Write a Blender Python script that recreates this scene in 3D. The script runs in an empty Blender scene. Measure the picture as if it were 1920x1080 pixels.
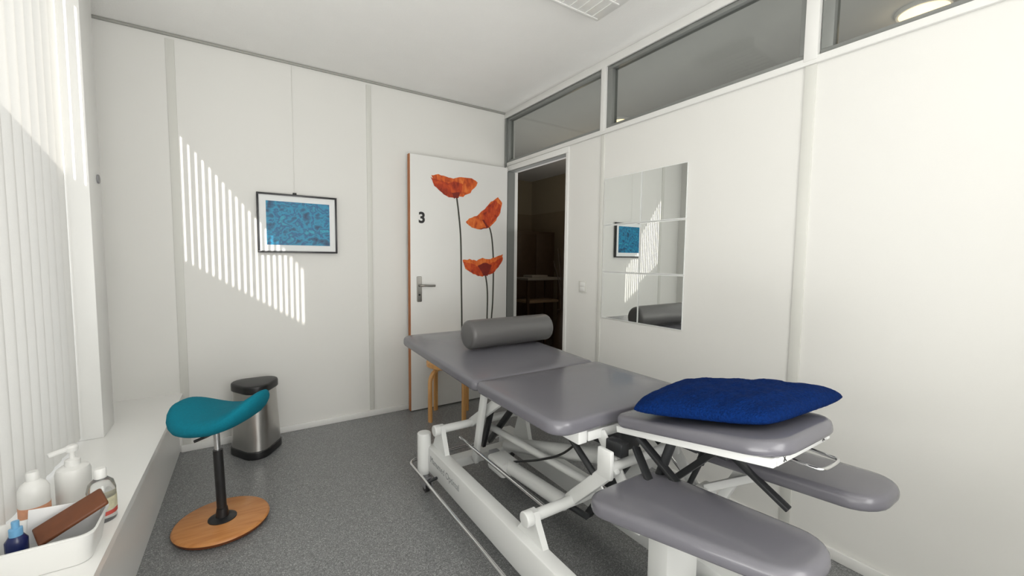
import bpy, bmesh, math, random
from mathutils import Vector, Matrix
random.seed(4)
S = bpy.context.scene
COL = S.collection
PI = math.pi
Z = Vector((0, 0, 1))
V = Vector

# ------------------------------------------------------------------ camera
CAM = V((-2.01, -3.205, 1.215))
FPX = 780.0
yaw, pitch, roll = math.radians(33.2), math.radians(3.98), 0.0112
Fh = V((math.sin(yaw), math.cos(yaw), 0))
RT = V((math.cos(yaw), -math.sin(yaw), 0))
FW = Fh * math.cos(pitch) - Z * math.sin(pitch)
UP = RT.cross(FW)
cx = (RT + UP * roll).normalized()
cy = (UP - RT * roll).normalized()
cd = bpy.data.cameras.new('camera')
cam = bpy.data.objects.new('camera', cd)
COL.objects.link(cam)
m = Matrix.Identity(4)
for i in range(3):
    m[i][0] = cx[i]; m[i][1] = cy[i]; m[i][2] = -FW[i]; m[i][3] = CAM[i]
cam.matrix_world = m
cd.sensor_width = 36
cd.lens = FPX / 1920 * 36
cd.clip_start = 0.02
S.camera = cam

def on(px, py, axis, val):
    """photo pixel -> the world point it shows on a known plane"""
    d = FW * FPX + cx * (px - 960) - cy * (py - 540)
    t = (val - CAM[axis]) / d[axis]
    return CAM + d * t

# ------------------------------------------------------------------ materials
def lin(r, g, b):
    f = lambda c: (c / 255 / 12.92) if c / 255 <= .04045 else ((c / 255 + .055) / 1.055) ** 2.4
    return (f(r), f(g), f(b))

def mat(name, c, rough=.5, metal=0, var=.04, vs=6, bump=0, bs=150, coat=0, sheen=0, em=0, trans=0, spec=.5):
    M = bpy.data.materials.new(name); M.use_nodes = True
    n = M.node_tree.nodes; l = M.node_tree.links
    p = n['Principled BSDF']
    tc = n.new('ShaderNodeTexCoord')
    no = n.new('ShaderNodeTexNoise'); no.inputs['Scale'].default_value = vs; no.inputs['Detail'].default_value = 3
    l.new(tc.outputs['Object'], no.inputs['Vector'])
    mx = n.new('ShaderNodeMix'); mx.data_type = 'RGBA'
    mx.inputs['A'].default_value = (*[min(1, x * (1 - var)) for x in c], 1)
    mx.inputs['B'].default_value = (*[min(1, x * (1 + var)) for x in c], 1)
    l.new(no.outputs['Fac'], mx.inputs['Factor'])
    l.new(mx.outputs['Result'], p.inputs['Base Color'])
    p.inputs['Roughness'].default_value = rough
    p.inputs['Metallic'].default_value = metal
    p.inputs['Specular IOR Level'].default_value = spec
    p.inputs['Coat Weight'].default_value = coat
    p.inputs['Sheen Weight'].default_value = sheen
    p.inputs['Transmission Weight'].default_value = trans
    if em:
        p.inputs['Emission Color'].default_value = (*c, 1); p.inputs['Emission Strength'].default_value = em
    if bump:
        b = n.new('ShaderNodeBump'); b.inputs['Strength'].default_value = bump; b.inputs['Distance'].default_value = .01
        n2 = n.new('ShaderNodeTexNoise'); n2.inputs['Scale'].default_value = bs; n2.inputs['Detail'].default_value = 2
        l.new(tc.outputs['Object'], n2.inputs['Vector'])
        l.new(n2.outputs['Fac'], b.inputs['Height']); l.new(b.outputs['Normal'], p.inputs['Normal'])
    return M

def ramp_mat(name, stops, scale=(1, 1, 1), ns=5, detail=6, rough=.5, voro=False, bump=0, distort=0):
    M = bpy.data.materials.new(name); M.use_nodes = True
    n = M.node_tree.nodes; l = M.node_tree.links
    p = n['Principled BSDF']; p.inputs['Roughness'].default_value = rough
    tc = n.new('ShaderNodeTexCoord'); mp = n.new('ShaderNodeMapping'); mp.inputs['Scale'].default_value = scale
    l.new(tc.outputs['Object'], mp.inputs['Vector'])
    if voro:
        t = n.new('ShaderNodeTexVoronoi'); t.inputs['Scale'].default_value = ns
        sp = n.new('ShaderNodeSeparateColor'); l.new(t.outputs['Color'], sp.inputs['Color']); out = sp.outputs['Red']
    else:
        t = n.new('ShaderNodeTexNoise'); t.inputs['Scale'].default_value = ns; t.inputs['Detail'].default_value = detail
        t.inputs['Distortion'].default_value = distort
        out = t.outputs['Fac']
    l.new(mp.outputs['Vector'], t.inputs['Vector'])
    r = n.new('ShaderNodeValToRGB')
    e = r.color_ramp.elements
    e[0].position = stops[0][0]; e[0].color = (*stops[0][1], 1)
    e[1].position = stops[-1][0]; e[1].color = (*stops[-1][1], 1)
    for pos, c in stops[1:-1]:
        q = e.new(pos); q.color = (*c, 1)
    l.new(out, r.inputs['Fac']); l.new(r.outputs['Color'], p.inputs['Base Color'])
    if bump:
        b = n.new('ShaderNodeBump'); b.inputs['Strength'].default_value = bump; b.inputs['Distance'].default_value = .002
        l.new(out, b.inputs['Height']); l.new(b.outputs['Normal'], p.inputs['Normal'])
    return M

def slat_mat():
    M = bpy.data.materials.new('blind_fabric'); M.use_nodes = True
    n = M.node_tree.nodes; l = M.node_tree.links
    n.remove(n['Principled BSDF'])
    tc = n.new('ShaderNodeTexCoord'); no = n.new('ShaderNodeTexNoise'); no.inputs['Scale'].default_value = 300
    l.new(tc.outputs['Object'], no.inputs['Vector'])
    mx = n.new('ShaderNodeMix'); mx.data_type = 'RGBA'
    mx.inputs['A'].default_value = (.78, .775, .745, 1); mx.inputs['B'].default_value = (.84, .835, .805, 1)
    l.new(no.outputs['Fac'], mx.inputs['Factor'])
    d = n.new('ShaderNodeBsdfDiffuse'); t = n.new('ShaderNodeBsdfTranslucent'); s = n.new('ShaderNodeMixShader')
    s.inputs[0].default_value = .36
    l.new(mx.outputs['Result'], d.inputs['Color']); l.new(mx.outputs['Result'], t.inputs['Color'])
    l.new(d.outputs[0], s.inputs[1]); l.new(t.outputs[0], s.inputs[2])
    l.new(s.outputs[0], n['Material Output'].inputs['Surface'])
    return M

def glass_mat():
    M = bpy.data.materials.new('transom_glass'); M.use_nodes = True
    n = M.node_tree.nodes; l = M.node_tree.links
    n.remove(n['Principled BSDF'])
    t = n.new('ShaderNodeBsdfTransparent'); t.inputs['Color'].default_value = (.81, .825, .815, 1)
    g = n.new('ShaderNodeBsdfGlossy'); g.inputs['Roughness'].default_value = .03; g.inputs['Color'].default_value = (.9, .9, .9, 1)
    f = n.new('ShaderNodeLayerWeight'); f.inputs['Blend'].default_value = .5
    pw = n.new('ShaderNodeMath'); pw.operation = 'POWER'; pw.inputs[1].default_value = 4
    ma = n.new('ShaderNodeMath'); ma.operation = 'MULTIPLY_ADD'; ma.inputs[1].default_value = .6; ma.inputs[2].default_value = .035
    l.new(f.outputs['Facing'], pw.inputs[0]); l.new(pw.outputs[0], ma.inputs[0])
    s = n.new('ShaderNodeMixShader')
    l.new(ma.outputs[0], s.inputs[0]); l.new(t.outputs[0], s.inputs[1]); l.new(g.outputs[0], s.inputs[2])
    l.new(s.outputs[0], n['Material Output'].inputs['Surface'])
    return M

M = {}
M['wall'] = mat('wall_paint', (.79, .786, .758), .55, var=.015, vs=2, bump=.03, bs=300)
M['ceil'] = mat('ceiling_plaster', (.91, .905, .885), .9, var=.02, bump=.15, bs=130)
M['strip'] = mat('panel_joint_strip', (.70, .70, .66), .5, var=.02)
M['white'] = mat('white_lacquer', (.80, .80, .78), .35, var=.015)
M['sill'] = mat('sill_laminate', (.91, .91, .89), .25, var=.01)
M['alu'] = mat('grey_aluminium', (.25, .26, .25), .4, metal=.3, var=.05)
M['rail'] = mat('dark_rail', (.38, .38, .35), .45, metal=.1)
M['floor'] = ramp_mat('speckled_vinyl', [(0, lin(84, 85, 86)), (.25, lin(116, 117, 118)), (.8, lin(132, 133, 134)), (1, lin(182, 183, 183))], ns=360, voro=True, rough=.30)
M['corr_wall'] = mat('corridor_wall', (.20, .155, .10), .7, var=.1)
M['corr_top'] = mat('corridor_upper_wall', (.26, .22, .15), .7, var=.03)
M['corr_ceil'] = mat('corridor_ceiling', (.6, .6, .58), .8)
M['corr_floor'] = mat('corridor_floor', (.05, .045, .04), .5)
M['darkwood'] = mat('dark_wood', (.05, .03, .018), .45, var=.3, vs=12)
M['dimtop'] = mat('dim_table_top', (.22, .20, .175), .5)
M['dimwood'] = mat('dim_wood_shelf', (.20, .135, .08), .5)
M['glass'] = glass_mat()
M['slat'] = slat_mat()
M['vinyl'] = mat('grey_vinyl', lin(106, 105, 112), .27, var=.04, vs=4, bump=.05, bs=420, coat=.2)
M['vinyl2'] = mat('grey_roll_vinyl', lin(92, 91, 91), .32, var=.04, vs=4, bump=.06, bs=420)
M['metalw'] = mat('white_powder_coat', (.74, .75, .74), .32, var=.02)
M['black'] = mat('black_plastic', (.012, .012, .013), .4, var=.1)
M['dgrey'] = mat('dark_grey_metal', (.045, .047, .05), .38, metal=.5)
M['grey'] = mat('grey_plastic', (.25, .25, .26), .5)
M['chrome'] = mat('chrome', (.72, .72, .73), .12, metal=1, var=.02)
M['steel'] = mat('brushed_steel', (.55, .54, .52), .3, metal=1, var=.06, vs=20)
M['hndl'] = mat('dull_nickel', (.30, .29, .27), .35, metal=1, var=.06, vs=20)
M['plush'] = mat('blue_plush', lin(4, 36, 90), .95, var=.55, vs=130, bump=.7, bs=220, spec=.1)
M['teal'] = mat('teal_wool', lin(12, 116, 136), .9, var=.14, vs=110, bump=.3, bs=500, spec=.2)
M['ply'] = ramp_mat('oak_veneer', [(.25, lin(180, 114, 58)), (.5, lin(200, 136, 78)), (.8, lin(210, 150, 92))], scale=(2, 14, 14), ns=3, rough=.38, distort=.6)
M['plyrim'] = mat('dark_wood_rim', lin(112, 60, 28), .45, var=.2, vs=20)
M['birch'] = ramp_mat('birch_veneer', [(.25, lin(200, 142, 80)), (.6, lin(222, 170, 108))], scale=(14, 14, 2), ns=3, rough=.4)
M['doorw'] = mat('door_paint', (.80, .80, .78), .4, var=.01)
M['edge'] = ramp_mat('door_edge_wood', [(.3, lin(160, 92, 42)), (.7, lin(186, 118, 66))], scale=(20, 20, 2), ns=3, rough=.5)
M['mirror'] = mat('mirror_silver', (.84, .86, .85), .01, metal=1, var=.005)
M['medge'] = mat('mirror_glass_edge', (.86, .88, .87), .3)
M['frame'] = mat('picture_frame_black', (.018, .018, .022), .3)
M['mount'] = mat('picture_mount', (.84, .86, .86), .7, var=.01)
M['art'] = ramp_mat('abstract_print', [(.30, lin(0, 44, 84)), (.43, lin(0, 98, 136)), (.50, lin(0, 142, 182)), (.57, lin(0, 84, 132)), (.66, lin(24, 158, 188)), (.8, lin(0, 64, 106))], scale=(1, 1, 1.2), ns=15, detail=4, rough=.4, distort=.25)
M['pet1'] = ramp_mat('petal_orange', [(.3, lin(176, 66, 22)), (.48, lin(212, 94, 34)), (.70, lin(230, 126, 56))], scale=(1.4, 1, .8), ns=20, detail=2, rough=.6, distort=.8)
M['pet2'] = ramp_mat('petal_red_orange', [(.3, lin(142, 40, 16)), (.5, lin(186, 62, 22)), (.70, lin(208, 88, 34))], scale=(1.4, 1, .8), ns=20, detail=2, rough=.6, distort=.8)
M['pet3'] = mat('petal_dark_red', lin(122, 32, 18), .6, var=.3, vs=40)
M['stem'] = mat('stem_grey_green', lin(66, 66, 58), .6, var=.25, vs=40)
M['ink'] = mat('black_ink', (.01, .01, .01), .5)
M['greyink'] = mat('grey_ink', (.28, .29, .30), .5)
M['lamp'] = mat('lamp_glow', (1, .78, .44), .5, em=2.3)
M['clear'] = mat('clear_plastic', (.95, .96, .96), .08, trans=.9, var=.005)
M['orange'] = mat('orange_label', lin(222, 160, 126), .5, var=.15, vs=60)
M['yel'] = mat('cream_label', lin(205, 200, 170), .5, var=.35, vs=60)
M['red'] = mat('red_label', lin(190, 80, 70), .5)
M['brown'] = mat('brown_leather', lin(104, 58, 30), .5, var=.25, vs=30)
M['navy'] = mat('navy_cloth', lin(36, 42, 82), .7, var=.2, vs=30)
M['bluep'] = mat('dark_blue_plastic', lin(22, 34, 84), .25, var=.1)
M['lblue'] = mat('light_blue_plastic', lin(110, 165, 205), .3)
M['paper'] = mat('white_paper', (.78, .78, .78), .7, var=.03)
M['blocker'] = mat('sun_blocker_grey', (.5, .48, .45), .9, bump=.2)

# ------------------------------------------------------------------ mesh builder
ORG = {}
class MB:
    def __init__(s, *mats):
        s.bm = bmesh.new(); s.mats = list(mats); s.cur = 0
    def use(s, k):
        if k not in s.mats: s.mats.append(k)
        s.cur = s.mats.index(k); return s
    def merge(s, t, X=None):
        if X is not None: bmesh.ops.transform(t, matrix=X, verts=t.verts)
        for f in t.faces: f.material_index = s.cur
        me = bpy.data.meshes.new('t'); t.to_mesh(me); t.free()
        s.bm.from_mesh(me); bpy.data.meshes.remove(me); return s
    def box(s, c, d, bev=0, rot=None, seg=2):
        t = bmesh.new(); bmesh.ops.create_cube(t, size=1)
        for v in t.verts: v.co = V((v.co.x * d[0], v.co.y * d[1], v.co.z * d[2]))
        if bev: bmesh.ops.bevel(t, geom=t.edges[:], offset=bev, segments=seg, profile=.5, affect='EDGES')
        X = Matrix.Translation(V(c))
        if rot is not None: X = X @ rot.to_4x4()
        return s.merge(t, X)
    def box2(s, a, b, bev=0):
        a = V(a); b = V(b)
        return s.box((a + b) / 2, [abs(x) for x in (b - a)], bev)
    def bar(s, p0, p1, w, h, bev=.003, side=None, seg=2):
        p0 = V(p0); p1 = V(p1); d = (p1 - p0); L = d.length; d.normalize()
        sd = V(side) if side is not None else (V((1, 0, 0)) if abs(d.x) < .9 else V((0, 1, 0)))
        u = d.cross(sd).normalized(); sd = u.cross(d).normalized()
        R = Matrix((d, sd, u)).transposed()
        return s.box((p0 + p1) / 2, (L, w, h), bev, R, seg)
    def cyl(s, p0, p1, r, r2=None, seg=24, bev=0):
        p0 = V(p0); p1 = V(p1); d = p1 - p0
        t = bmesh.new()
        bmesh.ops.create_cone(t, cap_ends=True, segments=seg, radius1=r, radius2=r if r2 is None else r2, depth=d.length)
        if bev:
            ed = [e for e in t.edges if len(e.link_faces) == 2 and any(len(f.verts) > 4 for f in e.link_faces)]
            bmesh.ops.bevel(t, geom=ed, offset=bev, segments=3, profile=.5, affect='EDGES')
        q = Z.rotation_difference(d.normalized())
        return s.merge(t, Matrix.Translation((p0 + p1) / 2) @ q.to_matrix().to_4x4())
    def loops(s, L, cap0=True, cap1=True, closed=False):
        t = bmesh.new(); vs = [[t.verts.new(p) for p in l] for l in L]; n = len(L[0])
        pairs = list(zip(vs[:-1], vs[1:])) + ([(vs[-1], vs[0])] if closed else [])
        for a, b in pairs:
            for i in range(n):
                j = (i + 1) % n
                t.faces.new((a[i], a[j], b[j], b[i]))
        if not closed:
            if cap0: t.faces.new(vs[0][::-1])
            if cap1: t.faces.new(vs[-1])
        bmesh.ops.recalc_face_normals(t, faces=t.faces[:])
        return s.merge(t)
    def lathe(s, c, prof, seg=40, X=None, closed=False):
        c = V(c)
        L = []
        for r, z in prof:
            L.append([(r * math.cos(2 * PI * i / seg), r * math.sin(2 * PI * i / seg), z) for i in range(seg)])
        XX = Matrix.Translation(c) @ (X if X is not None else Matrix.Identity(4))
        return s.loops([[XX @ V(p) for p in l] for l in L], closed=closed)
    def tube(s, pts, r, seg=10, closed=False):
        pts = [V(p) for p in pts]; n = len(pts); L = []
        ref = None
        for i, p in enumerate(pts):
            a = pts[(i - 1) % n] if (closed or i > 0) else p
            b = pts[(i + 1) % n] if (closed or i < n - 1) else p
            d = (b - a).normalized()
            if ref is None:
                ref = d.orthogonal().normalized()
            ref = (ref - d * ref.dot(d)).normalized()
            w = d.cross(ref)
            L.append([p + (ref * math.cos(2 * PI * k / seg) + w * math.sin(2 * PI * k / seg)) * r for k in range(seg)])
        return s.loops(L, closed=closed)
    def sweep(s, pts, side, w, h):
        pts = [V(p) for p in pts]; L = []; side = V(side).normalized()
        for i, p in enumerate(pts):
            a = pts[max(i - 1, 0)]; b = pts[min(i + 1, len(pts) - 1)]
            d = (b - a).normalized(); u = side.cross(d).normalized()
            L.append([p + side * (w / 2 * x) + u * (h / 2 * y) for x, y in ((-1, -.6), (-.8, -1), (.8, -1), (1, -.6), (1, .6), (.8, 1), (-.8, 1), (-1, .6))])
        return s.loops(L)
    def prism(s, pts, vec):
        pts = [V(p) for p in pts]; vec = V(vec)
        return s.loops([pts, [p + vec for p in pts]])
    def poly(s, pts):
        t = bmesh.new(); t.faces.new([t.verts.new(p) for p in pts]); return s.merge(t)
    def pad(s, poly, r, z0, z1, b, X=None, seg=6, bs=4, crown=0):
        def outline(ins):
            out = []; n = len(poly)
            for i in range(n):
                p = V(poly[i - 1]); q = V(poly[i]); w = V(poly[(i + 1) % n])
                e1 = (q - p).normalized(); e2 = (w - q).normalized()
                n1 = V((-e1.y, e1.x)); n2 = V((-e2.y, e2.x))
                rr = r[i] if isinstance(r, (list, tuple)) else r
                c = q + (n1 + n2) * rr / (1 + n1.dot(n2))
                a1 = math.atan2(-n1.y, -n1.x); a2 = math.atan2(-n2.y, -n2.x)
                while a2 < a1: a2 += 2 * PI
                for k in range(seg + 1):
                    a = a1 + (a2 - a1) * k / seg
                    out.append(c + V((math.cos(a), math.sin(a))) * (rr - ins))
            return out
        L = []
        for k in range(bs + 1):
            a = PI / 2 * k / bs
            L.append([(p.x, p.y, z0 + b * (1 - math.sin(a)) ) for p in outline(b * (1 - math.cos(a)))][:])
        L = L[::-1]
        for k in range(bs + 1):
            a = PI / 2 * k / bs
            L.append([(p.x, p.y, z1 - b * (1 - math.sin(a))) for p in outline(b * (1 - math.cos(a)))])
        if crown:
            last = L[-1]; cxx = sum(p[0] for p in last) / len(last); cyy = sum(p[1] for p in last) / len(last)
            for f, h in ((.9, .35), (.7, .75), (.35, 1)):
                L.append([(cxx + (p[0] - cxx) * f, cyy + (p[1] - cyy) * f, p[2] + crown * h) for p in last])
        if X is not None: L = [[X @ V(p) for p in l] for l in L]
        return s.loops(L)
    def mesh(s, me, X):
        t = bmesh.new(); t.from_mesh(me); bpy.data.meshes.remove(me); return s.merge(t, X)
    def build(s, name, parent=None, org=None, sharp=38):
        me = bpy.data.meshes.new(name)
        if parent is not None: o0 = ORG[parent.name]
        elif org is not None: o0 = V(org)
        else:
            xs = [v.co for v in s.bm.verts]
            lo = [min(p[i] for p in xs) for i in range(3)]; hi = [max(p[i] for p in xs) for i in range(3)]
            o0 = V(((lo[0] + hi[0]) / 2, (lo[1] + hi[1]) / 2, lo[2]))
        bmesh.ops.translate(s.bm, vec=-o0, verts=s.bm.verts)
        for f in s.bm.faces: f.smooth = True
        s.bm.to_mesh(me); s.bm.free()
        for k in s.mats: me.materials.append(M[k])
        me.set_sharp_from_angle(angle=math.radians(sharp))
        ob = bpy.data.objects.new(name, me); COL.objects.link(ob)
        ORG[ob.name] = o0
        if parent is not None: ob.parent = parent
        else: ob.location = o0
        return ob

def tag(o, label, cat, group=None, kind=None):
    o['label'] = label; o['category'] = cat
    if group: o['group'] = group
    if kind: o['kind'] = kind
    return o
def struct(o, label, cat): return tag(o, label, cat, kind='structure')
def thing(name, loc, label, cat, group=None, kind=None):
    o = bpy.data.objects.new(name, None); COL.objects.link(o); o.location = loc; o.empty_display_size = .1
    ORG[o.name] = V(loc)
    return tag(o, label, cat, group, kind)
def catmull(pts, n=8, closed=False):
    pts = [V(p) for p in pts]; N = len(pts); out = []
    for i in range(N if closed else N - 1):
        g = (lambda k: pts[k % N]) if closed else (lambda k: pts[min(max(k, 0), N - 1)])
        p0, p1, p2, p3 = g(i - 1), g(i), g(i + 1), g(i + 2)
        for k in range(n):
            t = k / n
            out.append(.5 * ((2 * p1) + (p2 - p0) * t + (2 * p0 - 5 * p1 + 4 * p2 - p3) * t * t + (3 * p1 - p0 - 3 * p2 + p3) * t ** 3))
    if not closed: out.append(pts[-1])
    return out
def text_mesh(body, size, offset=0, extrude=.0004):
    cu = bpy.data.curves.new('t', 'FONT'); cu.body = body; cu.size = size; cu.offset = offset; cu.extrude = extrude
    cu.align_x = 'CENTER'; cu.align_y = 'CENTER'
    o = bpy.data.objects.new('t', cu); COL.objects.link(o)
    dg = bpy.context.evaluated_depsgraph_get()
    me = bpy.data.meshes.new_from_object(o.evaluated_get(dg))
    bpy.data.objects.remove(o); return me
def basis(x, y, loc):
    x = V(x).normalized(); y = V(y).normalized(); z = x.cross(y)
    X = Matrix.Identity(4)
    for i in range(3): X[i][0] = x[i]; X[i][1] = y[i]; X[i][2] = z[i]; X[i][3] = loc[i]
    return X

H = 2.5
YB = -4.6
XL = -2.68
WT = .03
# ------------------------------------------------------------------ room shell
b = MB('floor'); b.box2((XL - .2, YB - .1, -.1), (.05, .1, 0)); struct(b.build('floor'), 'grey speckled vinyl floor of the treatment room', 'floor')
b = MB('ceil'); b.box2((XL - .03, YB - .1, H), (.1, .1, H + .1)); struct(b.build('ceiling'), 'off-white plastered ceiling of the treatment room', 'ceiling')
b = MB('wall'); b.box2((XL - .2, 0, 0), (.1, .1, H)); struct(b.build('wall_back'), 'white panelled wall behind the open door and the framed picture', 'wall')
b = MB('wall'); b.box2((XL - .03, YB - .1, 0), (.1, YB, H)); struct(b.build('wall_front'), 'white wall behind the camera', 'wall')
# window wall with the window opening
WY0, WY1, WZ0, WZ1 = -2.60, -.60, .37, 2.475
b = MB('wall')
b.box2((XL - WT, WY1, 0), (XL, 0, H)); b.box2((XL - WT, YB, 0), (XL, WY0, H))
b.box2((XL - WT, WY0, 0), (XL, WY1, WZ0 - .02)); b.box2((XL - WT, WY0, WZ1), (XL, WY1, H))
struct(b.build('wall_left'), 'window wall on the left', 'wall')
b = MB('white'); b.box2((XL, -.61, .37), (-2.558, -.42, H), .004)
j = b.build('trim_1'); struct(j, 'white boxed pillar beside the vertical blind', 'pillar')
b = MB('grey'); b.cyl((-2.558, -.475, 1.568), (-2.552, -.475, 1.568), .021, seg=24, bev=.002); b.build('button', j)
# right wall, lower panels + header
b = MB('wall')
b.box2((0, YB, 0), (.09, -.86, 2.045)); b.box2((0, -.86, 1.995), (.09, -.045, 2.045))
b.box2((0, YB, 2.455), (.09, 0, H)); b.box2((0, -.045, 0), (.09, 0, 2.045))
struct(b.build('wall_right'), 'white partition wall with a glazed strip along its top', 'wall')
# joint strips and posts
k = 2
for y, w in ((-1.205, .03), (-2.385, .042), (-3.56, .042)):
    b = MB('strip'); b.box2((-.008, y - w / 2, .05), (.006, y + w / 2, 2.03), .002)
    b.use('white'); b.box2((-.018, y - w / 2 - .004, 2.046), (.09, y + w / 2 + .004, 2.454), .002)
    struct(b.build('trim_%d' % k), 'pale joint strip and post on the right partition wall', 'trim'); k += 1
for x, w in ((-2.316, .042), (-1.187, .036)):
    b = MB('strip'); b.box2((x - w / 2, -.006, .05), (x + w / 2, .004, H - .03), .002)
    struct(b.build('trim_%d' % k), 'pale vertical joint strip on the back wall', 'trim'); k += 1
b = MB('rail'); b.box2((XL, -.016, H - .015), (-.0, 0, H - .001), .002)
struct(b.build('trim_%d' % k), 'thin grey picture rail where back wall meets ceiling', 'trim'); k += 1
b = MB('white'); b.box2((-.016, YB, 2.03), (0, -.05, 2.06), .003); b.box2((-.014, YB, 2.45), (0, 0, H - .001), .003)
struct(b.build('trim_%d' % k), 'white rails under and over the transom glazing', 'trim'); k += 1
b = MB('white'); b.box2((-2.345, -.014, 0), (-.0, 0, .045), .003); struct(b.build('baseboard_back'), 'white baseboard of the back wall', 'baseboard')
b = MB('white'); b.box2((-.014, YB, 0), (0, -.9, .045), .003); struct(b.build('baseboard_right'), 'white baseboard of the right wall', 'baseboard')
# door frame
b = MB('white')
b.box2((-.012, -.058, 0), (.1, -.03, 1.985), .002); b.box2((-.012, -.872, 0), (.1, -.845, 1.985), .002); b.box2((-.012, -.872, 1.986), (.1, -.03, 2.029), .002)
b.use('alu'); b.box2((-.014, -.070, 0), (.06, -.0585, 1.978)); b.box2((-.005, -.8445, 0), (.05, -.839, 1.978)); b.box2((-.005, -.845, 1.979), (.05, -.058, 1.9855))
b.box2((-.014, -.03, 0), (-.001, -.012, 2.45))
struct(b.build('trim_%d' % k), 'white and grey metal door frame in the corner', 'door frame'); k += 1
# transom windows
for i, (y0, y1) in enumerate(((-1.186, -.0), (-2.356, -1.226), (-3.53, -2.414))):
    w = thing('window_%d' % (i + 2), (.04, (y0 + y1) / 2, 2.05), ['short transom window above the dark doorway', 'long transom window above the mirror tiles', 'transom window with a glowing downlight seen through it'][i], 'window', kind='structure')
    b = MB('alu'); t = .022
    b.box2((.0, y0, 2.061), (.05, y1, 2.06 + t), .002); b.box2((.0, y0, 2.449 - t), (.05, y1, 2.449), .002)
    b.box2((.0, y0, 2.06 + t), (.05, y0 + t, 2.449 - t), .002); b.box2((.0, y1 - t - (.02 if i else .035), 2.06 + t), (.05, y1, 2.449 - t), .002)
    b.build('frame', w)
    b = MB('glass'); b.box2((.024, y0 + t, 2.06 + t), (.028, y1 - t, 2.449 - t)); b.build('pane', w)
# corridor beyond
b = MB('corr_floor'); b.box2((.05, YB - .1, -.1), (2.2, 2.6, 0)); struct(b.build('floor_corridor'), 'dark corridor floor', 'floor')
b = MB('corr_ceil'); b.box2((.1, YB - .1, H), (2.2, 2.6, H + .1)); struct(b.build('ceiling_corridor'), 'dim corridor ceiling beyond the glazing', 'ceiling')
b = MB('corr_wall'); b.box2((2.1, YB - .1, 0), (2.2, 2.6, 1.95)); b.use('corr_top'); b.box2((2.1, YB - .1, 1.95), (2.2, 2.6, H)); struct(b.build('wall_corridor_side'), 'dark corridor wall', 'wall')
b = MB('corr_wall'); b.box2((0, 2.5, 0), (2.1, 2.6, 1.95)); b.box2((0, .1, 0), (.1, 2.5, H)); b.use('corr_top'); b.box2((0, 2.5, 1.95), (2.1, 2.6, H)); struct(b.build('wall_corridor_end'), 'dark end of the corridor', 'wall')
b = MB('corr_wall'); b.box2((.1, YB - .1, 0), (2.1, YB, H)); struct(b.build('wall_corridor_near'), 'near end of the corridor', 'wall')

# ledge under the window (its front edge runs very slightly askew to the wall)
sk = lambda x, y: x + .018 * y
b = MB('sill'); b.prism([(XL, YB, .342), (sk(-2.325, YB), YB, .342), (-2.325, 0, .342), (XL, 0, .342)], (0, 0, .028))
b.use('white'); b.prism([(XL, YB, 0), (sk(-2.352, YB), YB, 0), (-2.352, 0, 0), (XL, 0, 0)], (0, 0, .342))
struct(b.build('window_sill'), 'long white boxed window ledge along the left wall', 'window sill')
# window frame
b = MB('white')
for y in (WY0 + .02, WY1 - .02): b.box2((XL - WT, y - .02, WZ0), (XL, y + .02, WZ1), .003)
for z in (WZ0 + .02, WZ1 - .008): b.box2((XL - WT, WY0 + .041, z - .02), (XL, WY1 - .041, z + .008), .003)
struct(b.build('window_1'), 'window behind the vertical blind', 'window')
# unseen sloped slab added outside to cut the lower edge of the sun patch
e = lambda y: 2.34 + (-2.275 - y) * .234
b = MB('blocker'); b.prism([(-3.3, -.5, -1), (-3.3, -7, -1), (-3.3, -7, e(-7)), (-3.3, -.5, e(-.5))], (.1, 0, 0))
struct(b.build('sun_blocker'), 'unseen sloped slab added outside the window to block sun', 'wall')

# vertical blind
bl = thing('vertical_blind', (-2.64, -1.6, .385), 'bright white vertical slat blind hanging in the window on the left', 'blind')
b = MB('white'); b.box2((-2.66, -2.58, 2.475), (-2.62, -.63, 2.499), .003); b.build('head_rail', bl)
th = math.radians(7.2); sw = .089
y = -.658; i = 0
while y > -2.56:
    a = th + random.uniform(-.012, .012)
    d = V((math.sin(a), math.cos(a), 0)); n = V((d.y, -d.x, 0)); L = []
    prof = [(-1, 0), (-.5, .0045), (0, .006), (.5, .0045), (1, 0)]
    pts = [V((-2.64, y, 0)) + d * (sw / 2 * u) + n * q for u, q in prof]
    t = bmesh.new()
    lo = [t.verts.new(p + Z * .385) for p in pts]; hi = [t.verts.new(p + Z * 2.474) for p in pts]
    for k2 in range(4): t.faces.new((lo[k2], lo[k2 + 1], hi[k2 + 1], hi[k2]))
    b = MB('slat'); b.merge(t); b.build('slat', bl)
    y -= .08

# ------------------------------------------------------------------ door leaf
DY = -.088
D = lambda px, py, off=.0012: on(px, py, 1, DY - off)
b = MB('doorw'); b.box2((-.908, DY, .008), (-.03, DY + .042, 2.006), .002)
door = b.build('door_1'); struct(door, 'white door standing open against the back wall, number three and poppy stickers on it', 'door')
b = MB('edge'); b.box2((-.914, DY + .001, .008), (-.908, DY + .041, 2.006)); b.build('edge_band', door)
b = MB('ink'); c = D(791, 409); b.mesh(text_mesh('3', .115, .004), basis((1, 0, 0), (0, 0, 1), c)); b.build('number', door)
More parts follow.
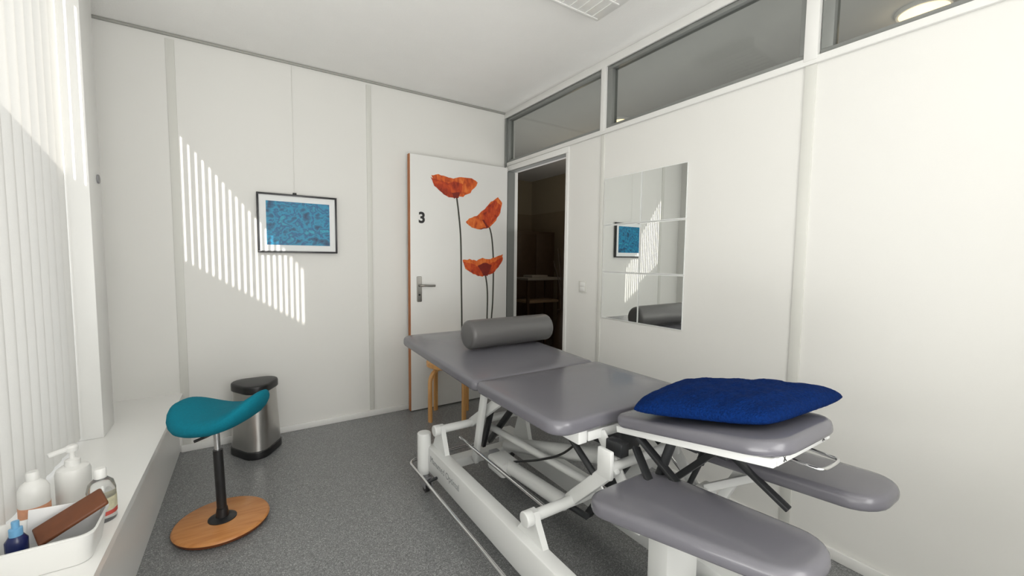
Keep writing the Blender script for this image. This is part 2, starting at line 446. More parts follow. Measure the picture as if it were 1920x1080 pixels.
# handle
b = MB('hndl'); c = D(786, 542)
b.pad([(-.02, -.1), (.02, -.1), (.02, .1), (-.02, .1)], .008, 0, .008, .002, basis((1, 0, 0), (0, 0, 1), (c.x, DY, c.z)))
pl = b.build('handle_plate', door)
b = MB('hndl'); b.cyl((c.x, DY - .006, c.z + .03), (c.x, DY - .05, c.z + .03), .009)
b.tube(catmull([(c.x, DY - .047, c.z + .03), (c.x + .03, DY - .052, c.z + .03), (c.x + .075, DY - .05, c.z + .027), (c.x + .115, DY - .046, c.z + .026)]), .009); b.build('lever', pl)
b = MB('ink'); b.cyl((c.x, DY - .007, c.z - .045), (c.x, DY - .0095, c.z - .045), .008); b.build('keyhole', pl)

def frill(pts, amp=.9):
    out = []
    n = len(pts)
    for i in range(n):
        a = V(pts[i]); q = V(pts[(i + 1) % n])
        for k2 in range(3):
            p = a.lerp(q, k2 / 3)
            out.append((p.x + random.uniform(-amp, amp), p.y + random.uniform(-amp, amp)))
    return out
def poppy(petals, stem):
    b = MB('pet1', 'pet2', 'pet3', 'ink')
    for i, (mk, pts) in enumerate(petals):
        b.use(mk); b.poly([D(x, y, .0015 + .0006 * i) for x, y in frill(pts)])
    f = b.build('poppy_sticker', door)
    b = MB('stem'); pts = [D(p.x, p.y, .001) for p in catmull([(q[0], q[1], 0) for q in stem], 6)]
    w = .0072
    for p, q in zip(pts[:-1], pts[1:]): b.poly([p - V((w, 0, 0)), p + V((w, 0, 0)), q + V((w, 0, 0)), q - V((w, 0, 0))])
    bmesh.ops.remove_doubles(b.bm, verts=b.bm.verts[:], dist=.0001)
    b.build('stem', f)
poppy([('pet1', [(808, 329), (822, 327), (836, 331), (850, 335), (866, 332), (884, 335), (895, 341), (888, 352), (870, 362), (840, 362), (820, 348)]),
       ('pet2', [(807, 332), (822, 338), (836, 342), (848, 352), (857, 371), (842, 370), (828, 361), (815, 348)]),
       ('pet1', [(895, 342), (880, 344), (866, 350), (853, 352), (850, 370), (868, 369), (882, 361), (892, 350)]),
       ('pet2', [(838, 345), (850, 340), (868, 345), (866, 360), (858, 371), (850, 371), (843, 360)]),
       ('pet3', [(846, 361), (862, 361), (860, 371), (852, 372)])],
      [(856, 368), (860, 400), (864, 450), (865, 530), (866, 612), (866, 690)])
poppy([('pet1', [(873, 416), (880, 409), (894, 405), (908, 393), (920, 379), (934, 370), (941, 380), (938, 398), (930, 413), (917, 427), (900, 430), (884, 427)]),
       ('pet2', [(905, 396), (916, 384), (930, 376), (940, 386), (934, 404), (924, 418), (912, 428), (904, 412)]),
       ('pet3', [(884, 425), (895, 414), (908, 412), (918, 426), (902, 430)]),
       ('pet1', [(874, 415), (888, 410), (903, 412), (912, 426), (896, 429), (882, 425)])],
      [(917, 424), (922, 445), (925, 490), (924, 560), (921, 606), (919, 690)])
poppy([('pet1', [(867, 488), (880, 486), (893, 489), (905, 484), (920, 486), (932, 480), (943, 477), (942, 488), (935, 501), (925, 512), (905, 518), (887, 514), (873, 503)]),
       ('pet2', [(868, 490), (884, 494), (900, 500), (912, 517), (896, 517), (880, 509), (872, 500)]),
       ('pet2', [(942, 482), (928, 490), (914, 498), (906, 517), (922, 514), (934, 502)]),
       ('pet3', [(896, 498), (910, 492), (922, 498), (914, 517), (906, 517)])],
      [(910, 515), (913, 535), (914, 560), (913, 606), (912, 690)])

# ------------------------------------------------------------------ framed picture
px0, px1, pz0, pz1 = -1.909, -1.424, 1.240, 1.630
pc = thing('framed_picture', ((px0 + px1) / 2, -.02, pz0), 'blue and teal print in a thin black frame hanging on the white wall', 'picture')
b = MB('frame'); f = .012
b.box2((px0, -.034, pz0), (px1, -.012, pz0 + f), .001); b.box2((px0, -.034, pz1 - f), (px1, -.012, pz1), .001)
b.box2((px0, -.034, pz0 + f), (px0 + f, -.012, pz1 - f), .001); b.box2((px1 - f, -.034, pz0 + f), (px1, -.012, pz1 - f), .001)
b.build('frame', pc)
b = MB('mount'); b.box2((px0 + f, -.025, pz0 + f), (px1 - f, -.013, pz1 - f)); b.build('mount', pc)
b = MB('art'); b.box2((px0 + .052, -.0265, pz0 + .052), (px1 - .048, -.024, pz1 - .05)); b.build('print', pc)
b = MB('strip'); xw = (px0 + px1) / 2 - .02
b.cyl((xw, -.018, pz1 + .005), (xw, -.012, H - .02), .001, seg=6)
b.build('hanging_wire', pc)
b = MB('black'); b.cyl((xw, -.020, pz1 - .002), (xw, -.020, pz1 + .012), .012, seg=10); b.build('hook', pc)

# ------------------------------------------------------------------ mirror tiles
rows = ['top', 'middle', 'bottom']
tilt = {(0, 0): (.002, .002), (0, 1): (.010, -.002), (1, 0): (.001, -.002), (1, 1): (.013, .003), (2, 0): (.003, .002), (2, 1): (.011, -.002)}
for r in range(3):
    for c in range(2):
        yc = -1.232 - .15 - .303 * c; zc = 1.742 - .15 - .303 * r
        R = Matrix.Rotation(tilt[r, c][0], 3, 'Z') @ Matrix.Rotation(tilt[r, c][1], 3, 'Y')
        b = MB('medge'); b.box((-.005, yc, zc), (.004, .299, .299), 0, R)
        tl = b.build('mirror_tile'); tag(tl, '%s %s mirror tile of the six-tile mirror on the white wall' % (rows[r], ['left', 'right'][c]), 'mirror', 'mirror tiles on the right wall')
        b = MB('mirror'); b.box(V((-.005, yc, zc)) + R @ V((-.0025, 0, 0)), (.001, .291, .291), 0, R); b.build('silvered_face', tl)

# light switch
sw_ = thing('light_switch', (-.003, -1.042, .99), 'small white light switch between dark doorway and mirror', 'switch')
b = MB('strip'); b.box2((-.006, -1.080, .988), (0, -1.004, 1.066), .002); b.build('plate', sw_)
for z_a, z_b in ((1.029, 1.058), (.997, 1.026)):
    b = MB('white'); b.box2((-.0085, -1.066, z_a), (-.0055, -1.018, z_b), .001); b.build('rocker', sw_)

# ------------------------------------------------------------------ ceiling luminaire
lu = thing('ceiling_light', (-1.05, -1.75, 2.43), 'white louvred fluorescent fitting on the ceiling', 'light')
b = MB('white'); b.box2((-1.68, -1.89, 2.440), (-.43, -1.565, 2.4995), .006); b.build('housing', lu)
b = MB('white')
for yy in (-1.875, -1.73, -1.585): b.box2((-1.66, yy - .004, 2.4355), (-.45, yy + .004, 2.441))
for i in range(24): b.box2((-1.64 + i * .05, -1.877, 2.436), (-1.637 + i * .05, -1.583, 2.441))
b.build('louvre', lu)

# ------------------------------------------------------------------ corridor things
for i, (x, y) in enumerate(((.91, -2.5), (.96, -.45))):
    d = thing('downlight', (x, y, H - .02), ['round warm glowing downlight seen through the rightmost glazing', 'small distant glowing downlight seen through the long glazing'][i], 'light', 'corridor downlights')
    b = MB('white'); b.lathe((x, y, H - .02), [(.095, 0), (.105, 0), (.11, .01), (.11, .0199), (.095, .0199)], closed=True); b.build('ring', d)
    b = MB('lamp'); b.cyl((x, y, H - .022), (x, y, H - .004), .094); b.build('lens', d)
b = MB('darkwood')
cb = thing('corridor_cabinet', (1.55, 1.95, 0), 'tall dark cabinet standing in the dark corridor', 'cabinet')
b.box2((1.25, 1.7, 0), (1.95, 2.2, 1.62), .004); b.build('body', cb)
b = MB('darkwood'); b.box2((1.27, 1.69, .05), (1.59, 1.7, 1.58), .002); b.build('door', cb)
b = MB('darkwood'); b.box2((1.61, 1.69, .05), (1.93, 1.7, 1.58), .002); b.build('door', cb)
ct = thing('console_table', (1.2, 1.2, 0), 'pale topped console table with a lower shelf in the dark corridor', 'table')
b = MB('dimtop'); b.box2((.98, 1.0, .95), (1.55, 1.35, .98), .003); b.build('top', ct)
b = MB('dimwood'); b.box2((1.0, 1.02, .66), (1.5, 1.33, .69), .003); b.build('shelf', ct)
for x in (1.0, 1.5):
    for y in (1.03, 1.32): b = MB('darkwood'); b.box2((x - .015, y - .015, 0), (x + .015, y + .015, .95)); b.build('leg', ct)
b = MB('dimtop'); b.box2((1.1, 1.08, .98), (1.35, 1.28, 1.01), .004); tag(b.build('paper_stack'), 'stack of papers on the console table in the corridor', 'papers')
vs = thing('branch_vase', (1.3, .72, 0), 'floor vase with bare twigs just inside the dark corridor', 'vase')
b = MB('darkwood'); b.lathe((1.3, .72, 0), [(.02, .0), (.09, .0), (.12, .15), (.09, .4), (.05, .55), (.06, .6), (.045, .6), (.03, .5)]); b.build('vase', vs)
for i in range(9):
    b = MB('darkwood')
    a = random.uniform(0, 6.28); r = random.uniform(.08, .25); h = random.uniform(1.2, 1.75)
    b.tube(catmull([(1.3, .72, .5), (1.3 + r * .3 * math.cos(a), .72 + r * .3 * math.sin(a), .9), (1.3 + r * math.cos(a), .72 + r * math.sin(a), h)], 5), .005, 5)
    b.build('twig', vs)

# ------------------------------------------------------------------ treatment table
T = thing('treatment_table', (-.83, -1.75, 0), 'grey padded adjustable treatment table on a white lifting frame', 'treatment table')
x0, x1 = -1.185, -.475
def padpart(name, poly, r, zt, th, tilt_y0=None, tilt=0, b_=.02, key='vinyl', crown=.006):
    b = MB(key)
    X = None
    if tilt_y0 is not None:
        X = Matrix.Translation((0, tilt_y0, zt)) @ Matrix.Rotation(tilt, 4, 'X') @ Matrix.Translation((0, -tilt_y0, -zt))
    b.pad(poly, r, zt - th, zt, b_, X, crown=crown)
    return b.build(name, T), X
HT = -.178
padpart('leg_cushion', [(x0, -1.655), (x1, -1.655), (x1, -.665), (x0, -.665)], [.03, .03, .09, .09], .690, .050, -1.655, .040, .016)
padpart('seat_cushion', [(x0 - .005, -2.22), (x1 , -2.22), (x1, -1.668), (x0, -1.668)], [.07, .07, .03, .03], .696, .052, b_=.016)
hd, HX = padpart('head_cushion', [(-.985, -2.775), (-.62, -2.775), (-.62, -2.255), (-.985, -2.255)], [.09, .09, .04, .04], .702, .042, -2.255, HT, .016)
padpart('arm_cushion', [(-1.115, -2.88), (-.92, -2.88), (-.90, -2.36), (-1.225, -2.36)], [.085, .085, .06, .06], .546, .048, -2.36, -.11, .018)
padpart('arm_cushion', [(-.70, -2.88), (-.485, -2.88), (-.43, -2.36), (-.70, -2.36)], [.085, .085, .06, .06], .568, .045, -2.36, -.10, .018)

# upper frame
for x in (-1.06, -.60):
    b = MB('metalw'); b.box2((x - .02, -2.20, .596), (x + .02, -1.69, .640), .004); b.build('frame_rail', T)
    b = MB('metalw'); b.bar((x, -1.66, .618), (x, -.80, .652), .036, .036, .004); b.build('frame_rail', T)
for y, z_ in ((-2.18, .616), (-1.72, .616), (-.82, .650)):
    b = MB('metalw'); b.box2((-1.035, y - .02, z_ - .018), (-.625, y + .02, z_ + .017), .004); b.build('frame_rail', T)
# head frame (under the head cushion)
b = MB('metalw')
b.bar(HX @ V((-.955, -2.25, .649)), HX @ V((-.955, -2.745, .649)), .022, .022, .003, (1, 0, 0))
b.bar(HX @ V((-.655, -2.25, .649)), HX @ V((-.655, -2.745, .649)), .022, .022, .003, (1, 0, 0))
for yy in (-2.735, -2.3):
    b.bar(HX @ V((-.943, yy, .649)), HX @ V((-.667, yy, .649)), .022, .022, .003, (0, 1, 0))
hf = b.build('head_frame', T)
for xx in (-.91, -.69):
    b = MB('ink')
    for sg in (1, -1):
        b.bar(HX @ V((xx - .006, -2.7468, .649 - .007 * sg)), HX @ V((xx + .006, -2.7468, .649 + .007 * sg)), .0012, .0022, 0, (0, 1, 0))
    b.build('cross_mark', hf)
# chrome pull handle
b = MB('chrome'); b.tube(catmull([HX @ V(p) for p in ((-.80, -2.68, .620), (-.80, -2.755, .603), (-.785, -2.78, .600), (-.705, -2.78, .600), (-.69, -2.755, .603), (-.69, -2.68, .620))], 6), .0045)
b.build('pull_handle', T)
# base
b = MB('metalw')
b.box2((-1.225, -2.66, .115), (-1.165, -1.2, .245), .008); sbm = b.build('side_beam', T)
b2 = MB('greyink'); b2.mesh(text_mesh('Manumed Optimal', .044, 0, .0003), basis((0, -1, 0), (0, 0, 1), (-1.2255, -1.43, .195))); b2.build('lettering', sbm)
b = MB('metalw'); b.box2((-.72, -2.66, .095), (-.635, -1.1, .19), .008); b.build('side_beam', T)
for y in (-1.26, -2.52):
    b = MB('metalw'); b.box2((-1.164, y - .035, .12), (-.721, y + .035, .168), .006); b.build('cross_beam', T)
for y in (-1.205, -2.66):
    b = MB('metalw'); b.cyl((-1.235, y, .10), (-1.235, y, .315), .035, bev=.006); b.build('end_post', T)
# castors
for x, y in ((-1.225, -1.21), (-1.225, -2.64), (-.66, -1.14), (-.66, -2.64)):
    b = MB('grey'); b.cyl((x, y, .05), (x, y, .115), .014); b.box2((x - .022, y - .03, .028), (x - .016, y + .025, .075), .002); b.box2((x + .016, y - .03, .028), (x + .022, y + .025, .075), .002); b.box2((x - .022, y - .02, .07), (x + .022, y + .02, .08), .002)
    cs = b.build('castor', T)
    b = MB('black'); b.cyl((x - .014, y, .033), (x + .014, y, .033), .033, bev=.004); b.build('wheel', cs)
# foot bar all round
b = MB('chrome')
def rr(xa, xb, ya, yb, r, z):
    out = []
    for (qx, qy, a0) in ((xb - r, yb - r, 0), (xa + r, yb - r, 90), (xa + r, ya + r, 180), (xb - r, ya + r, 270)):
        for k2 in range(6):
            a = math.radians(a0 + 18 * k2); out.append((qx + r * math.cos(a), qy + r * math.sin(a), z))
    return out
b.tube(rr(-1.28, -.58, -2.74, -1.09, .05, .125), .008, closed=True)
b.build('foot_bar', T)
for y in (-1.35, -2.45):
    b = MB('dgrey'); b.bar((-1.28, y, .125), (-1.22, y, .135), .014, .01, .002); b.build('bar_bracket', T)
# pivot brackets on the beam, cross tubes and the parallel lift arms
for y, zt, dy, dz in ((-1.30, .352, -.31, .225), (-2.09, .325, -.20, .215)):
    for x in (-1.18, -.675):
        zb = .24 if x < -1 else .188
        b = MB('metalw')
        b.prism([(x - .012, y + .085, zb), (x - .012, y - .075, zb), (x - .012, y - .028, zt - .01), (x - .012, y - .015, zt + .022), (x - .012, y + .015, zt + .022), (x - .012, y + .028, zt - .01)], (.024, 0, 0)); b.build('pivot_bracket', T)
    b = MB('metalw'); b.cyl((-1.215, y, zt), (-.64, y, zt), .020, bev=.003); b.cyl((-1.222, y, zt), (-1.19, y, zt), .027, bev=.004); b.build('cross_tube', T)
    for x in (-1.0, -.72):
        b = MB('metalw'); b.bar((x, y + .02, zt - .01), (x, y + dy, zt + dz), .026, .05, .008); b.build('lift_arm', T)
    b = MB('metalw'); b.cyl((-1.03, y + dy + .01, zt + dz - .006), (-.69, y + dy + .01, zt + dz - .006), .016, bev=.003); b.build('cross_tube', T)
    for x in (-1.035, -.685):
        b = MB('metalw'); b.box2((x - .008, y + dy - .02, zt + dz - .03), (x + .008, y + dy + .04, .605), .004); b.build('frame_bracket', T)
    b = MB('dgrey'); b.bar((-.87, y + .05, .2), (-.87, y + dy + .05, zt + dz - .03), .022, .03, .004); b.build('lift_arm', T)
# long tubes inside the frame, and the heavy diagonal lifting tube
b = MB('metalw'); b.cyl((-.90, -1.29, .31), (-.90, -2.28, .365), .017, bev=.003); b.build('long_tube', T)
b = MB('metalw'); b.cyl((-.82, -1.36, .21), (-.82, -2.16, .47), .034, bev=.006); b.build('lifting_tube', T)
b = MB('chrome'); b.cyl((-1.09, -1.33, .30), (-1.09, -2.06, .30), .008); b.build('push_rod', T)
# upright support by the far end
b = MB('metalw'); b.bar((-1.04, -1.50, .61), (-1.04, -1.40, .19), .024, .04, .006); b.build('upright', T)
b = MB('dgrey'); b.bar((-.95, -1.47, .61), (-.95, -1.32, .22), .02, .03, .004); b.build('upright', T)
# actuator: motor, rod
b = MB('metalw'); b.box2((-1.03, -1.64, .20), (-.93, -1.50, .27), .015); b.cyl((-.975, -1.60, .24), (-.975, -2.02, .268), .030, bev=.004)
ac = b.build('actuator', T)
b = MB('dgrey'); b.cyl((-.975, -2.01, .268), (-.975, -2.14, .28), .012); b.build('rod', ac)
b = MB('grey'); b.box2((-1.0, -1.495, .21), (-.95, -1.46, .265), .006); b.build('end_cap', ac)
# control box and cable
b = MB('dgrey'); b.box2((-.86, -2.18, .50), (-.74, -1.95, .585), .01); b.build('control_box', T)
b = MB('black'); b.tube(catmull([(-.84, -2.0, .52), (-.88, -1.9, .40), (-.93, -1.8, .34), (-.96, -1.62, .26)], 8), .005, 8); b.build('cable', T)
# head support posts, gas struts, dark brackets
for x in (-.97, -.66):
    b = MB('metalw'); b.bar((x, -2.19, .618), (x, -2.36, .40), .014, .044, .006); b.build('head_post', T)
for x in (-1.0, -.62):
    b = MB('dgrey'); b.cyl((x, -2.02, .59), (x, -2.20, .47), .012); st = b.build('gas_strut', T)
    b = MB('chrome'); b.cyl((x, -2.20, .47), (x, -2.30, .40), .006); b.build('rod', st)
for x in (-.93, -.70):
    b = MB('dgrey'); b.cyl(HX @ V((x, -2.44, .635)), (x, -2.40, .52), .014); st = b.build('gas_strut', T)
    b = MB('dgrey'); b.cyl((x, -2.40, .52), (x, -2.36, .42), .009); b.build('rod', st)
b = MB('dgrey'); b.bar(HX @ V((-.74, -2.55, .635)), (-.78, -2.36, .47), .03, .02, .003); b.build('gas_strut', T)
b = MB('dgrey'); b.bar(HX @ V((-.95, -2.33, .635)), (-.93, -2.62, .46), .026, .014, .003); b.build('gas_strut', T)
b = MB('dgrey'); b.bar(HX @ V((-.72, -2.40, .635)), (-.70, -2.68, .50), .026, .014, .003); b.build('gas_strut', T)
b = MB('dgrey'); b.bar(HX @ V((-.90, -2.42, .626)), HX @ V((-.71, -2.42, .626)), .16, .018, .004, (0, 1, 0)); b.build('mechanism_plate', T)
b = MB('dgrey'); b.bar(HX @ V((-.94, -2.60, .628)), HX @ V((-.67, -2.60, .628)), .03, .014, .003, (0, 1, 0)); b.build('mechanism_plate', T)
b = MB('dgrey'); b.box2((-.985, -2.30, .565), (-.945, -2.23, .612), .005); b.build('hinge_bracket', T)
b = MB('dgrey'); b.box2((-.69, -2.30, .565), (-.65, -2.23, .612), .005); b.build('hinge_bracket', T)
# central column carrying the head section
b = MB('metalw'); b.box2((-.96, -2.47, .04), (-.80, -2.395, .40), .010); b.build('column', T)
b = MB('metalw'); b.box2((-1.045, -2.43, .40), (-.635, -2.385, .435), .005); b.build('carrier', T)
# arm rest brackets
for x, xa, dz in ((-1.03, -.95, .012), (-.60, -.68, .045)):
    b = MB('dgrey'); b.bar((xa, -2.33, .61), (x, -2.50, .485 + dz), .026, .014, .003); b.build('arm_bracket', T)
    b = MB('dgrey'); b.bar((x, -2.40, .478 + dz), (x, -2.74, .515 + dz), .05, .012, .003); b.build('arm_bracket', T)
    b = MB('metalw'); b.bar((xa, -2.41, .43), (x, -2.56, .475 + dz), .026, .026, .004); b.build('arm_brace', T)
b = MB('metalw'); b.bar((-.64, -2.40, .30), (-.60, -2.50, .53), .03, .03, .004); b.build('arm_brace', T)

# bolster
b = MB('vinyl2'); r = .080
xa, xb, yb, zb = -.985, -.42, -1.19, .718 + r
prof = []
for k2 in range(6): a = PI / 2 * k2 / 5; prof.append((r - .022 * (1 - math.sin(a)), .022 * (1 - math.cos(a)) ))
L = xb - xa
prof = [(.002, 0)] + prof + [(q, L - z_) for q, z_ in prof[::-1]] + [(.002, L)]
X = Matrix.Rotation(math.radians(2), 4, 'Z') @ Matrix.Rotation(PI / 2, 4, 'Y')
b.lathe((xa, yb, zb), prof, 48, X)
bo = b.build('bolster'); tag(bo, 'grey vinyl roll bolster lying across the far end of the treatment table', 'bolster')

# pillow
b = MB('plush'); N = 72
c00, c10, c11, c01 = V((-1.045, -2.36, 0)), V((-.925, -2.72, 0)), V((-.47, -2.75, 0)), V((-.635, -2.255, 0))
def pz(x, y):  # height of head cushion surface
    return .708 + max(0, (-2.255 - y)) * .18
def pp(i, j, top):
    u = i / N * 2 - 1; v = j / N * 2 - 1
    kk = 1 - .10 * (u * u * v * v) ** 1.5
    uu = u * kk * (1 - .04 * (1 - v * v)); vv = v * kk * (1 - .04 * (1 - u * u))
    s, t_ = (uu + 1) / 2, (vv + 1) / 2
    p = c00 * (1 - s) * (1 - t_) + c10 * s * (1 - t_) + c11 * s * t_ + c01 * (1 - s) * t_
    h = max(0, (1 - u ** 4) * (1 - v ** 4)) ** .5
    h2 = max(0, (1 - u * u) * (1 - v * v)) ** .4
    n = (.003 * math.sin(9 * u + 4 * v) * math.cos(6 * v - 3 * u) + .002 * math.sin(17 * u - 6 * v + 1) + .001 * math.sin(23 * v + 9 * u)) * h
    base = .8 * pz(p.x, p.y) + .2 * .745 + .030
    return V((p.x, p.y, base + (.058 * (h * .65 + h2 * .35) + n if top else -.022 * h) + random.uniform(-.0009, .0009)))
t = bmesh.new(); g = [[t.verts.new(pp(i, j, True)) for j in range(N + 1)] for i in range(N + 1)]
for i in range(N):
    for j_ in range(N): t.faces.new((g[i][j_], g[i + 1][j_], g[i + 1][j_ + 1], g[i][j_ + 1]))
g2 = [[g[i][j_] if i in (0, N) or j_ in (0, N) else t.verts.new(pp(i, j_, False)) for j_ in range(N + 1)] for i in range(N + 1)]
for i in range(N):
    for j_ in range(N): t.faces.new((g2[i][j_], g2[i][j_ + 1], g2[i + 1][j_ + 1], g2[i + 1][j_]))
bmesh.ops.recalc_face_normals(t, faces=t.faces[:])
b.merge(t); tag(b.build('pillow', sharp=180), 'royal blue plush pillow on the head end of the treatment table', 'pillow')

# ------------------------------------------------------------------ saddle stool
sc = V((-2.108, -.985, 0))
SS = thing('saddle_stool', sc, 'teal saddle stool on a black post and round wooden base', 'stool')
b = MB('ply'); b.lathe(sc, [(.168, .022), (.184, .023), (.181, .029), (.174, .033), (.002, .034)], 64); bsx = b.build('base', SS)
b = MB('plyrim'); b.lathe(sc, [(.10, 0), (.160, .002), (.180, .011), (.1845, .0225), (.17, .0225)], 64); b.build('base_rim', bsx)
b = MB('black'); b.lathe(sc + Z * .033, [(.055, 0), (.055, .004), (.045, .008), (.026, .012), (.021, .05), (.002, .05)], 32); b.build('collar', SS)
top = sc + V((-.012, .012, .485))
b = MB('black'); b.cyl(sc + Z * .05, sc.lerp(top, .68) + Z * .02, .019); pole = b.build('post', SS)
b = MB('chrome'); b.cyl(sc.lerp(top, .66), top, .012); b.build('gas_lift', SS)
b = MB('black'); b.tube(catmull([top + V((0, 0, -.03)), top + RT * .03 - Z * .035 - Fh * .05, top - RT * .03 - Fh * .09 - Z * .06], 5), .006); b.build('lever', SS)
b = MB('teal'); Ls = []; sa, sb = .190, .16; n = 48
def seatpt(s, t_, th_):
    p = s * math.copysign(abs(math.cos(th_)) ** .8, math.cos(th_)); q = s * math.copysign(abs(math.sin(th_)) ** .8, math.sin(th_))
    wid = 1 - .1 * max(0, p)
    zt = .541 + .070 * p * p + .012 * p - .022 * q * q + .022 * max(0, p) ** 3
    zb_ = .455 + .066 * max(0, p) ** 2 + .012 * p - .010 * max(0, -p)
    return top * 1 - Z * .485 + RT * (p * sa + .026) + Fh * (q * sb * wid) + Z * (zb_ + (zt - zb_) * t_)
for s, t_ in ((.03, 0), (.35, 0), (.62, .02), (.80, .09), (.92, .24), (.985, .43), (1, .58), (.985, .74), (.95, .86), (.88, .95), (.76, 1), (.5, 1), (.25, 1), (.03, 1)):
    Ls.append([seatpt(s, t_, 2 * PI * k2 / n) for k2 in range(n)])
b.loops(Ls); b.build('seat', SS, sharp=180)

# ------------------------------------------------------------------ waste bin
bc = V((-1.952, -.222, 0))
WB = thing('waste_bin', bc, 'brushed steel waste bin with black lid behind the teal stool', 'waste bin')
def tri(r, rot=math.radians(150)): return [(bc.x + r * math.cos(rot + k2 * 2 * PI / 3), bc.y + r * math.sin(rot + k2 * 2 * PI / 3)) for k2 in range(3)]
b = MB('black'); b.pad(tri(.225), .078, 0, .05, .008); b.build('base', WB)
b = MB('steel')
Lb = []
for z_, r_ in ((.05, .210), (.22, .20), (.392, .19)):
    out = []; P = [V(p) for p in tri(r_)]
    cc = [(p - bc.xy) * ((r_ - .14) / r_) + bc.xy for p in P]
    for i, c in enumerate(cc):
        a0 = math.radians(150) + i * 2 * PI / 3 - PI / 3
        for k2 in range(9): a = a0 + 2 * PI / 3 * k2 / 8; out.append((c.x + .072 * math.cos(a), c.y + .072 * math.sin(a), z_))
    Lb.append(out)
b.loops(Lb); b.build('body', WB)
b = MB('black'); b.pad(tri(.212), .078, .392, .444, .012, crown=.006); b.build('lid', WB)

# ------------------------------------------------------------------ birch stool
bs_ = V((-.6875, -.318, 0))
BS = thing('wooden_stool', bs_, 'birch stool with bent legs between treatment table and white door', 'stool')
b = MB('birch'); b.lathe(bs_ + Z * .40, [(.002, 0), (.165, 0), (.172, .005), (.172, .034), (.166, .04), (.002, .04)], 48); b.build('seat', BS)
for k2 in range(4):
    a = math.radians(-32 + 45 + 90 * k2)
    d = V((math.cos(a), math.sin(a), 0)); sd = V((-d.y, d.x, 0))
    rad = .176
    pts = [bs_ + d * rad + Z * 0, bs_ + d * rad + Z * .29] + [bs_ + d * (rad - .085 * (1 - math.cos(q * PI / 16))) + Z * (.29 + .098 * math.sin(q * PI / 16)) for q in range(1, 8)] + [bs_ + d * (rad - .09) + Z * .388, bs_ + d * .03 + Z * .388]
    b = MB('birch'); b.sweep(pts, sd, .034, .020); b.build('leg', BS)

# ------------------------------------------------------------------ things on the ledge
def bottle(name, label, cx_, cy_, prof, key, cap_prof, capkey, lab=None, z0=.37, sc_=1.0):
    t_ = thing(name, (cx_, cy_, z0), label, 'bottle')
    g_ = lambda P: [(a_ * sc_, h_ * sc_) for a_, h_ in P]
    b = MB(key); b.lathe((cx_, cy_, z0), g_(prof), 32); b.build('body', t_)
    b = MB(capkey); b.lathe((cx_, cy_, z0), g_(cap_prof), 24); b.build('cap', t_)
    if lab:
        for kk, r_, za, zb_ in lab:
            b = MB(kk); b.lathe((cx_, cy_, z0), g_([(r_ - .001, za), (r_, za), (r_, zb_), (r_ - .001, zb_)]), 32, closed=True); b.build('label', t_)
    return t_
pd = bottle('pump_dispenser', 'wide white pump dispenser bottle on the window ledge', -2.50, -1.265,
       [(.002, 0), (.044, 0), (.047, .004), (.047, .125), (.043, .140), (.030, .148), (.020, .150), (.002, .150)], 'white',
       [(.002, .148), (.021, .148), (.021, .170), (.011, .174), (.008, .176), (.008, .198), (.016, .200), (.018, .216), (.011, .222), (.002, .222)], 'white', sc_=.93)
pd['category'] = 'dispenser'
b = MB('white'); b.bar((-2.50, -1.265, .568), (-2.55, -1.29, .56), .016, .012, .004); b.build('spout', pd)
bottle('lotion_bottle', 'white bottle with an orange label beside the pump dispenser', -2.575, -1.325,
       [(.002, 0), (.028, 0), (.030, .004), (.030, .09), (.024, .105), (.012, .115), (.002, .115)], 'white',
       [(.002, .113), (.013, .113), (.013, .133), (.011, .137), (.002, .137)], 'white', [('orange', .0305, .020, .048)], sc_=1.18)
bottle('clear_bottle', 'clear plastic bottle with a small coloured label near the ledge edge', -2.40, -1.425,
       [(.002, 0), (.026, 0), (.028, .004), (.028, .08), (.024, .098), (.011, .112), (.002, .112)], 'clear',
       [(.002, .11), (.012, .11), (.012, .132), (.010, .135), (.002, .135)], 'white', [('yel', .0286, .03, .062), ('red', .0286, .018, .028)], sc_=1.25)
# tray
tx0, tx1, ty0, ty1 = -2.61, -2.366, -1.675, -1.50
b = MB('white')
def rloop(ins, z_):
    out = []
    r_ = .03
    for (qx, qy, a0) in ((tx1 - ins - r_, ty1 - ins - r_, 0), (tx0 + ins + r_, ty1 - ins - r_, 90), (tx0 + ins + r_, ty0 + ins + r_, 180), (tx1 - ins - r_, ty0 + ins + r_, 270)):
        for k2 in range(6): a = math.radians(a0 + 18 * k2); out.append((qx + r_ * math.cos(a), qy + r_ * math.sin(a), z_))
    return out
b.loops([rloop(.014, .371), rloop(.012, .374), rloop(.002, .450), rloop(-.003, .453), rloop(-.003, .457), rloop(.003, .457), rloop(.006, .450), rloop(.016, .378)])
tag(b.build('tray'), 'open white plastic tray at the near end of the window ledge', 'tray')
b = MB('brown'); b.bar((-2.50, -1.585, .436), (-2.366, -1.548, .500), .068, .014, .006, (0, 1, .6), 3); tag(b.build('leather_strip'), 'brown strip leaning out of the white tray', 'strip')
b = MB('paper'); b.box((-2.46, -1.515, .435), (.15, .003, .10), .001, Matrix.Rotation(.08, 3, 'Y')); tag(b.build('paper_sheet'), 'white folded paper standing in the tray behind the brown strip', 'paper')
b = MB('navy'); b.pad([(-2.50, -1.650), (-2.39, -1.653), (-2.385, -1.627), (-2.49, -1.619)], .012, .380, .422, .011); tag(b.build('glasses_case'), 'dark navy pouch lying in the white tray', 'case')
sp = bottle('spray_bottle', 'dark blue small spray bottle standing in the white tray', -2.535, -1.583,
       [(.002, 0), (.018, 0), (.02, .004), (.02, .06), (.013, .072), (.002, .072)], 'bluep',
       [(.002, .071), (.012, .071), (.012, .09), (.007, .092), (.007, .108), (.002, .109)], 'lblue', z0=.379, sc_=1.1)
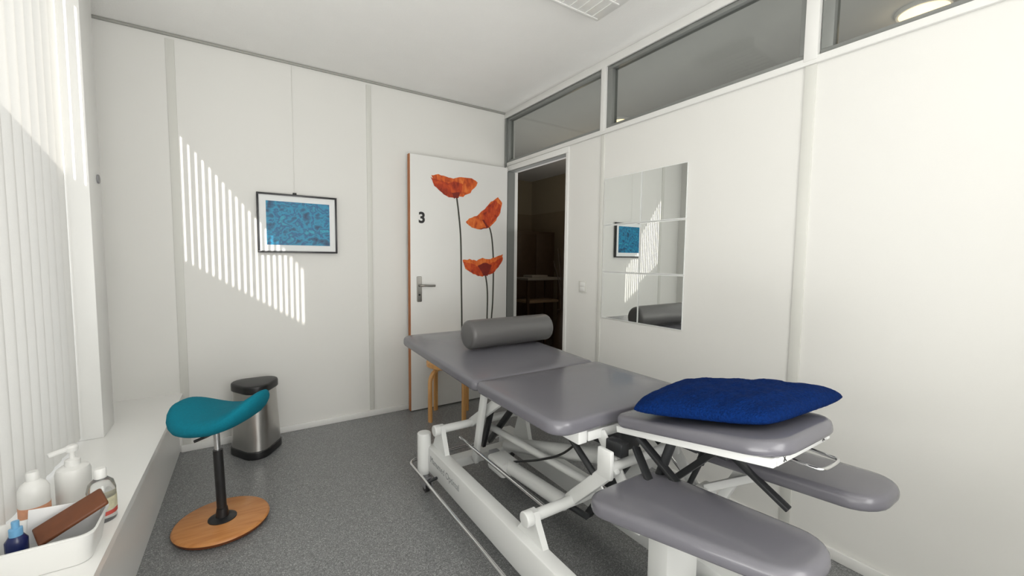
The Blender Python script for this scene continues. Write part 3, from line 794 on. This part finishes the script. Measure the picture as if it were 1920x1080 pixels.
b = MB('lblue'); b.pad([(-2.585, -1.652), (-2.53, -1.652), (-2.53, -1.615), (-2.585, -1.615)], .012, .379, .405, .006); tag(b.build('plastic_cap'), 'light blue plastic piece in the corner of the white tray', 'cap')

# ------------------------------------------------------------------ lights
w = bpy.data.worlds.new('world'); S.world = w; w.use_nodes = True
bg = w.node_tree.nodes['Background']; bg.inputs[0].default_value = (.85, .92, 1, 1); bg.inputs[1].default_value = .4
def light(name, kind, loc, direction, energy, size=None, size_y=None, color=(1, 1, 1)):
    ld = bpy.data.lights.new(name, kind); ld.energy = energy; ld.color = color
    if kind == 'AREA': ld.shape = 'RECTANGLE'; ld.size = size; ld.size_y = size_y
    if kind == 'SUN': ld.angle = math.radians(.4)
    if kind == 'POINT': ld.shadow_soft_size = size
    o = bpy.data.objects.new(name, ld); COL.objects.link(o); o.location = loc
    if V(direction).normalized().z > .99: o.rotation_euler = (PI, 0, 0)
    else: o.rotation_euler = V(direction).to_track_quat('-Z', 'Y').to_euler()
    return o
light('sun_light', 'SUN', (-6, -10, 6), (1, 2.4, -1.243), 7.5, color=(1, .95, .87))
light('window_light', 'AREA', (-2.98, -1.6, 1.5), (1, 0, 0), 14, 1.9, 2.1, (.98, .99, 1))
light('rear_fill', 'AREA', (-1.6, -4.5, 1.4), (-.75, 1, .34), 64, 2.0, 1.8, (1, .99, .965))  # added fill from behind the camera, the wall there has no window
light('ceiling_fill', 'AREA', (-2.1, -3.3, .4), (0, 0, 1), 27, .9, 1.3, (1, .99, .965))  # unseen fill added to lift the ceiling, stands for no fitting
light('corridor_ceiling_fill', 'AREA', (.48, -1.4, 1.45), (0, 0, 1), 15, .6, 5.6, (1, .985, .96))  # added to brighten the corridor ceiling behind the transoms, no such fitting
light('corridor_warm_fill', 'POINT', (1.3, .2, 1.95), (0, 0, -1), 3.6, .08, color=(1, .78, .5))  # added warm fill for the dark corridor, apart from its downlights
light('downlight_lamp', 'POINT', (.91, -2.5, 2.38), (0, 0, -1), .7, .06, color=(1, .78, .5))
S.view_settings.view_transform = 'Standard'
S.view_settings.exposure = 0.06
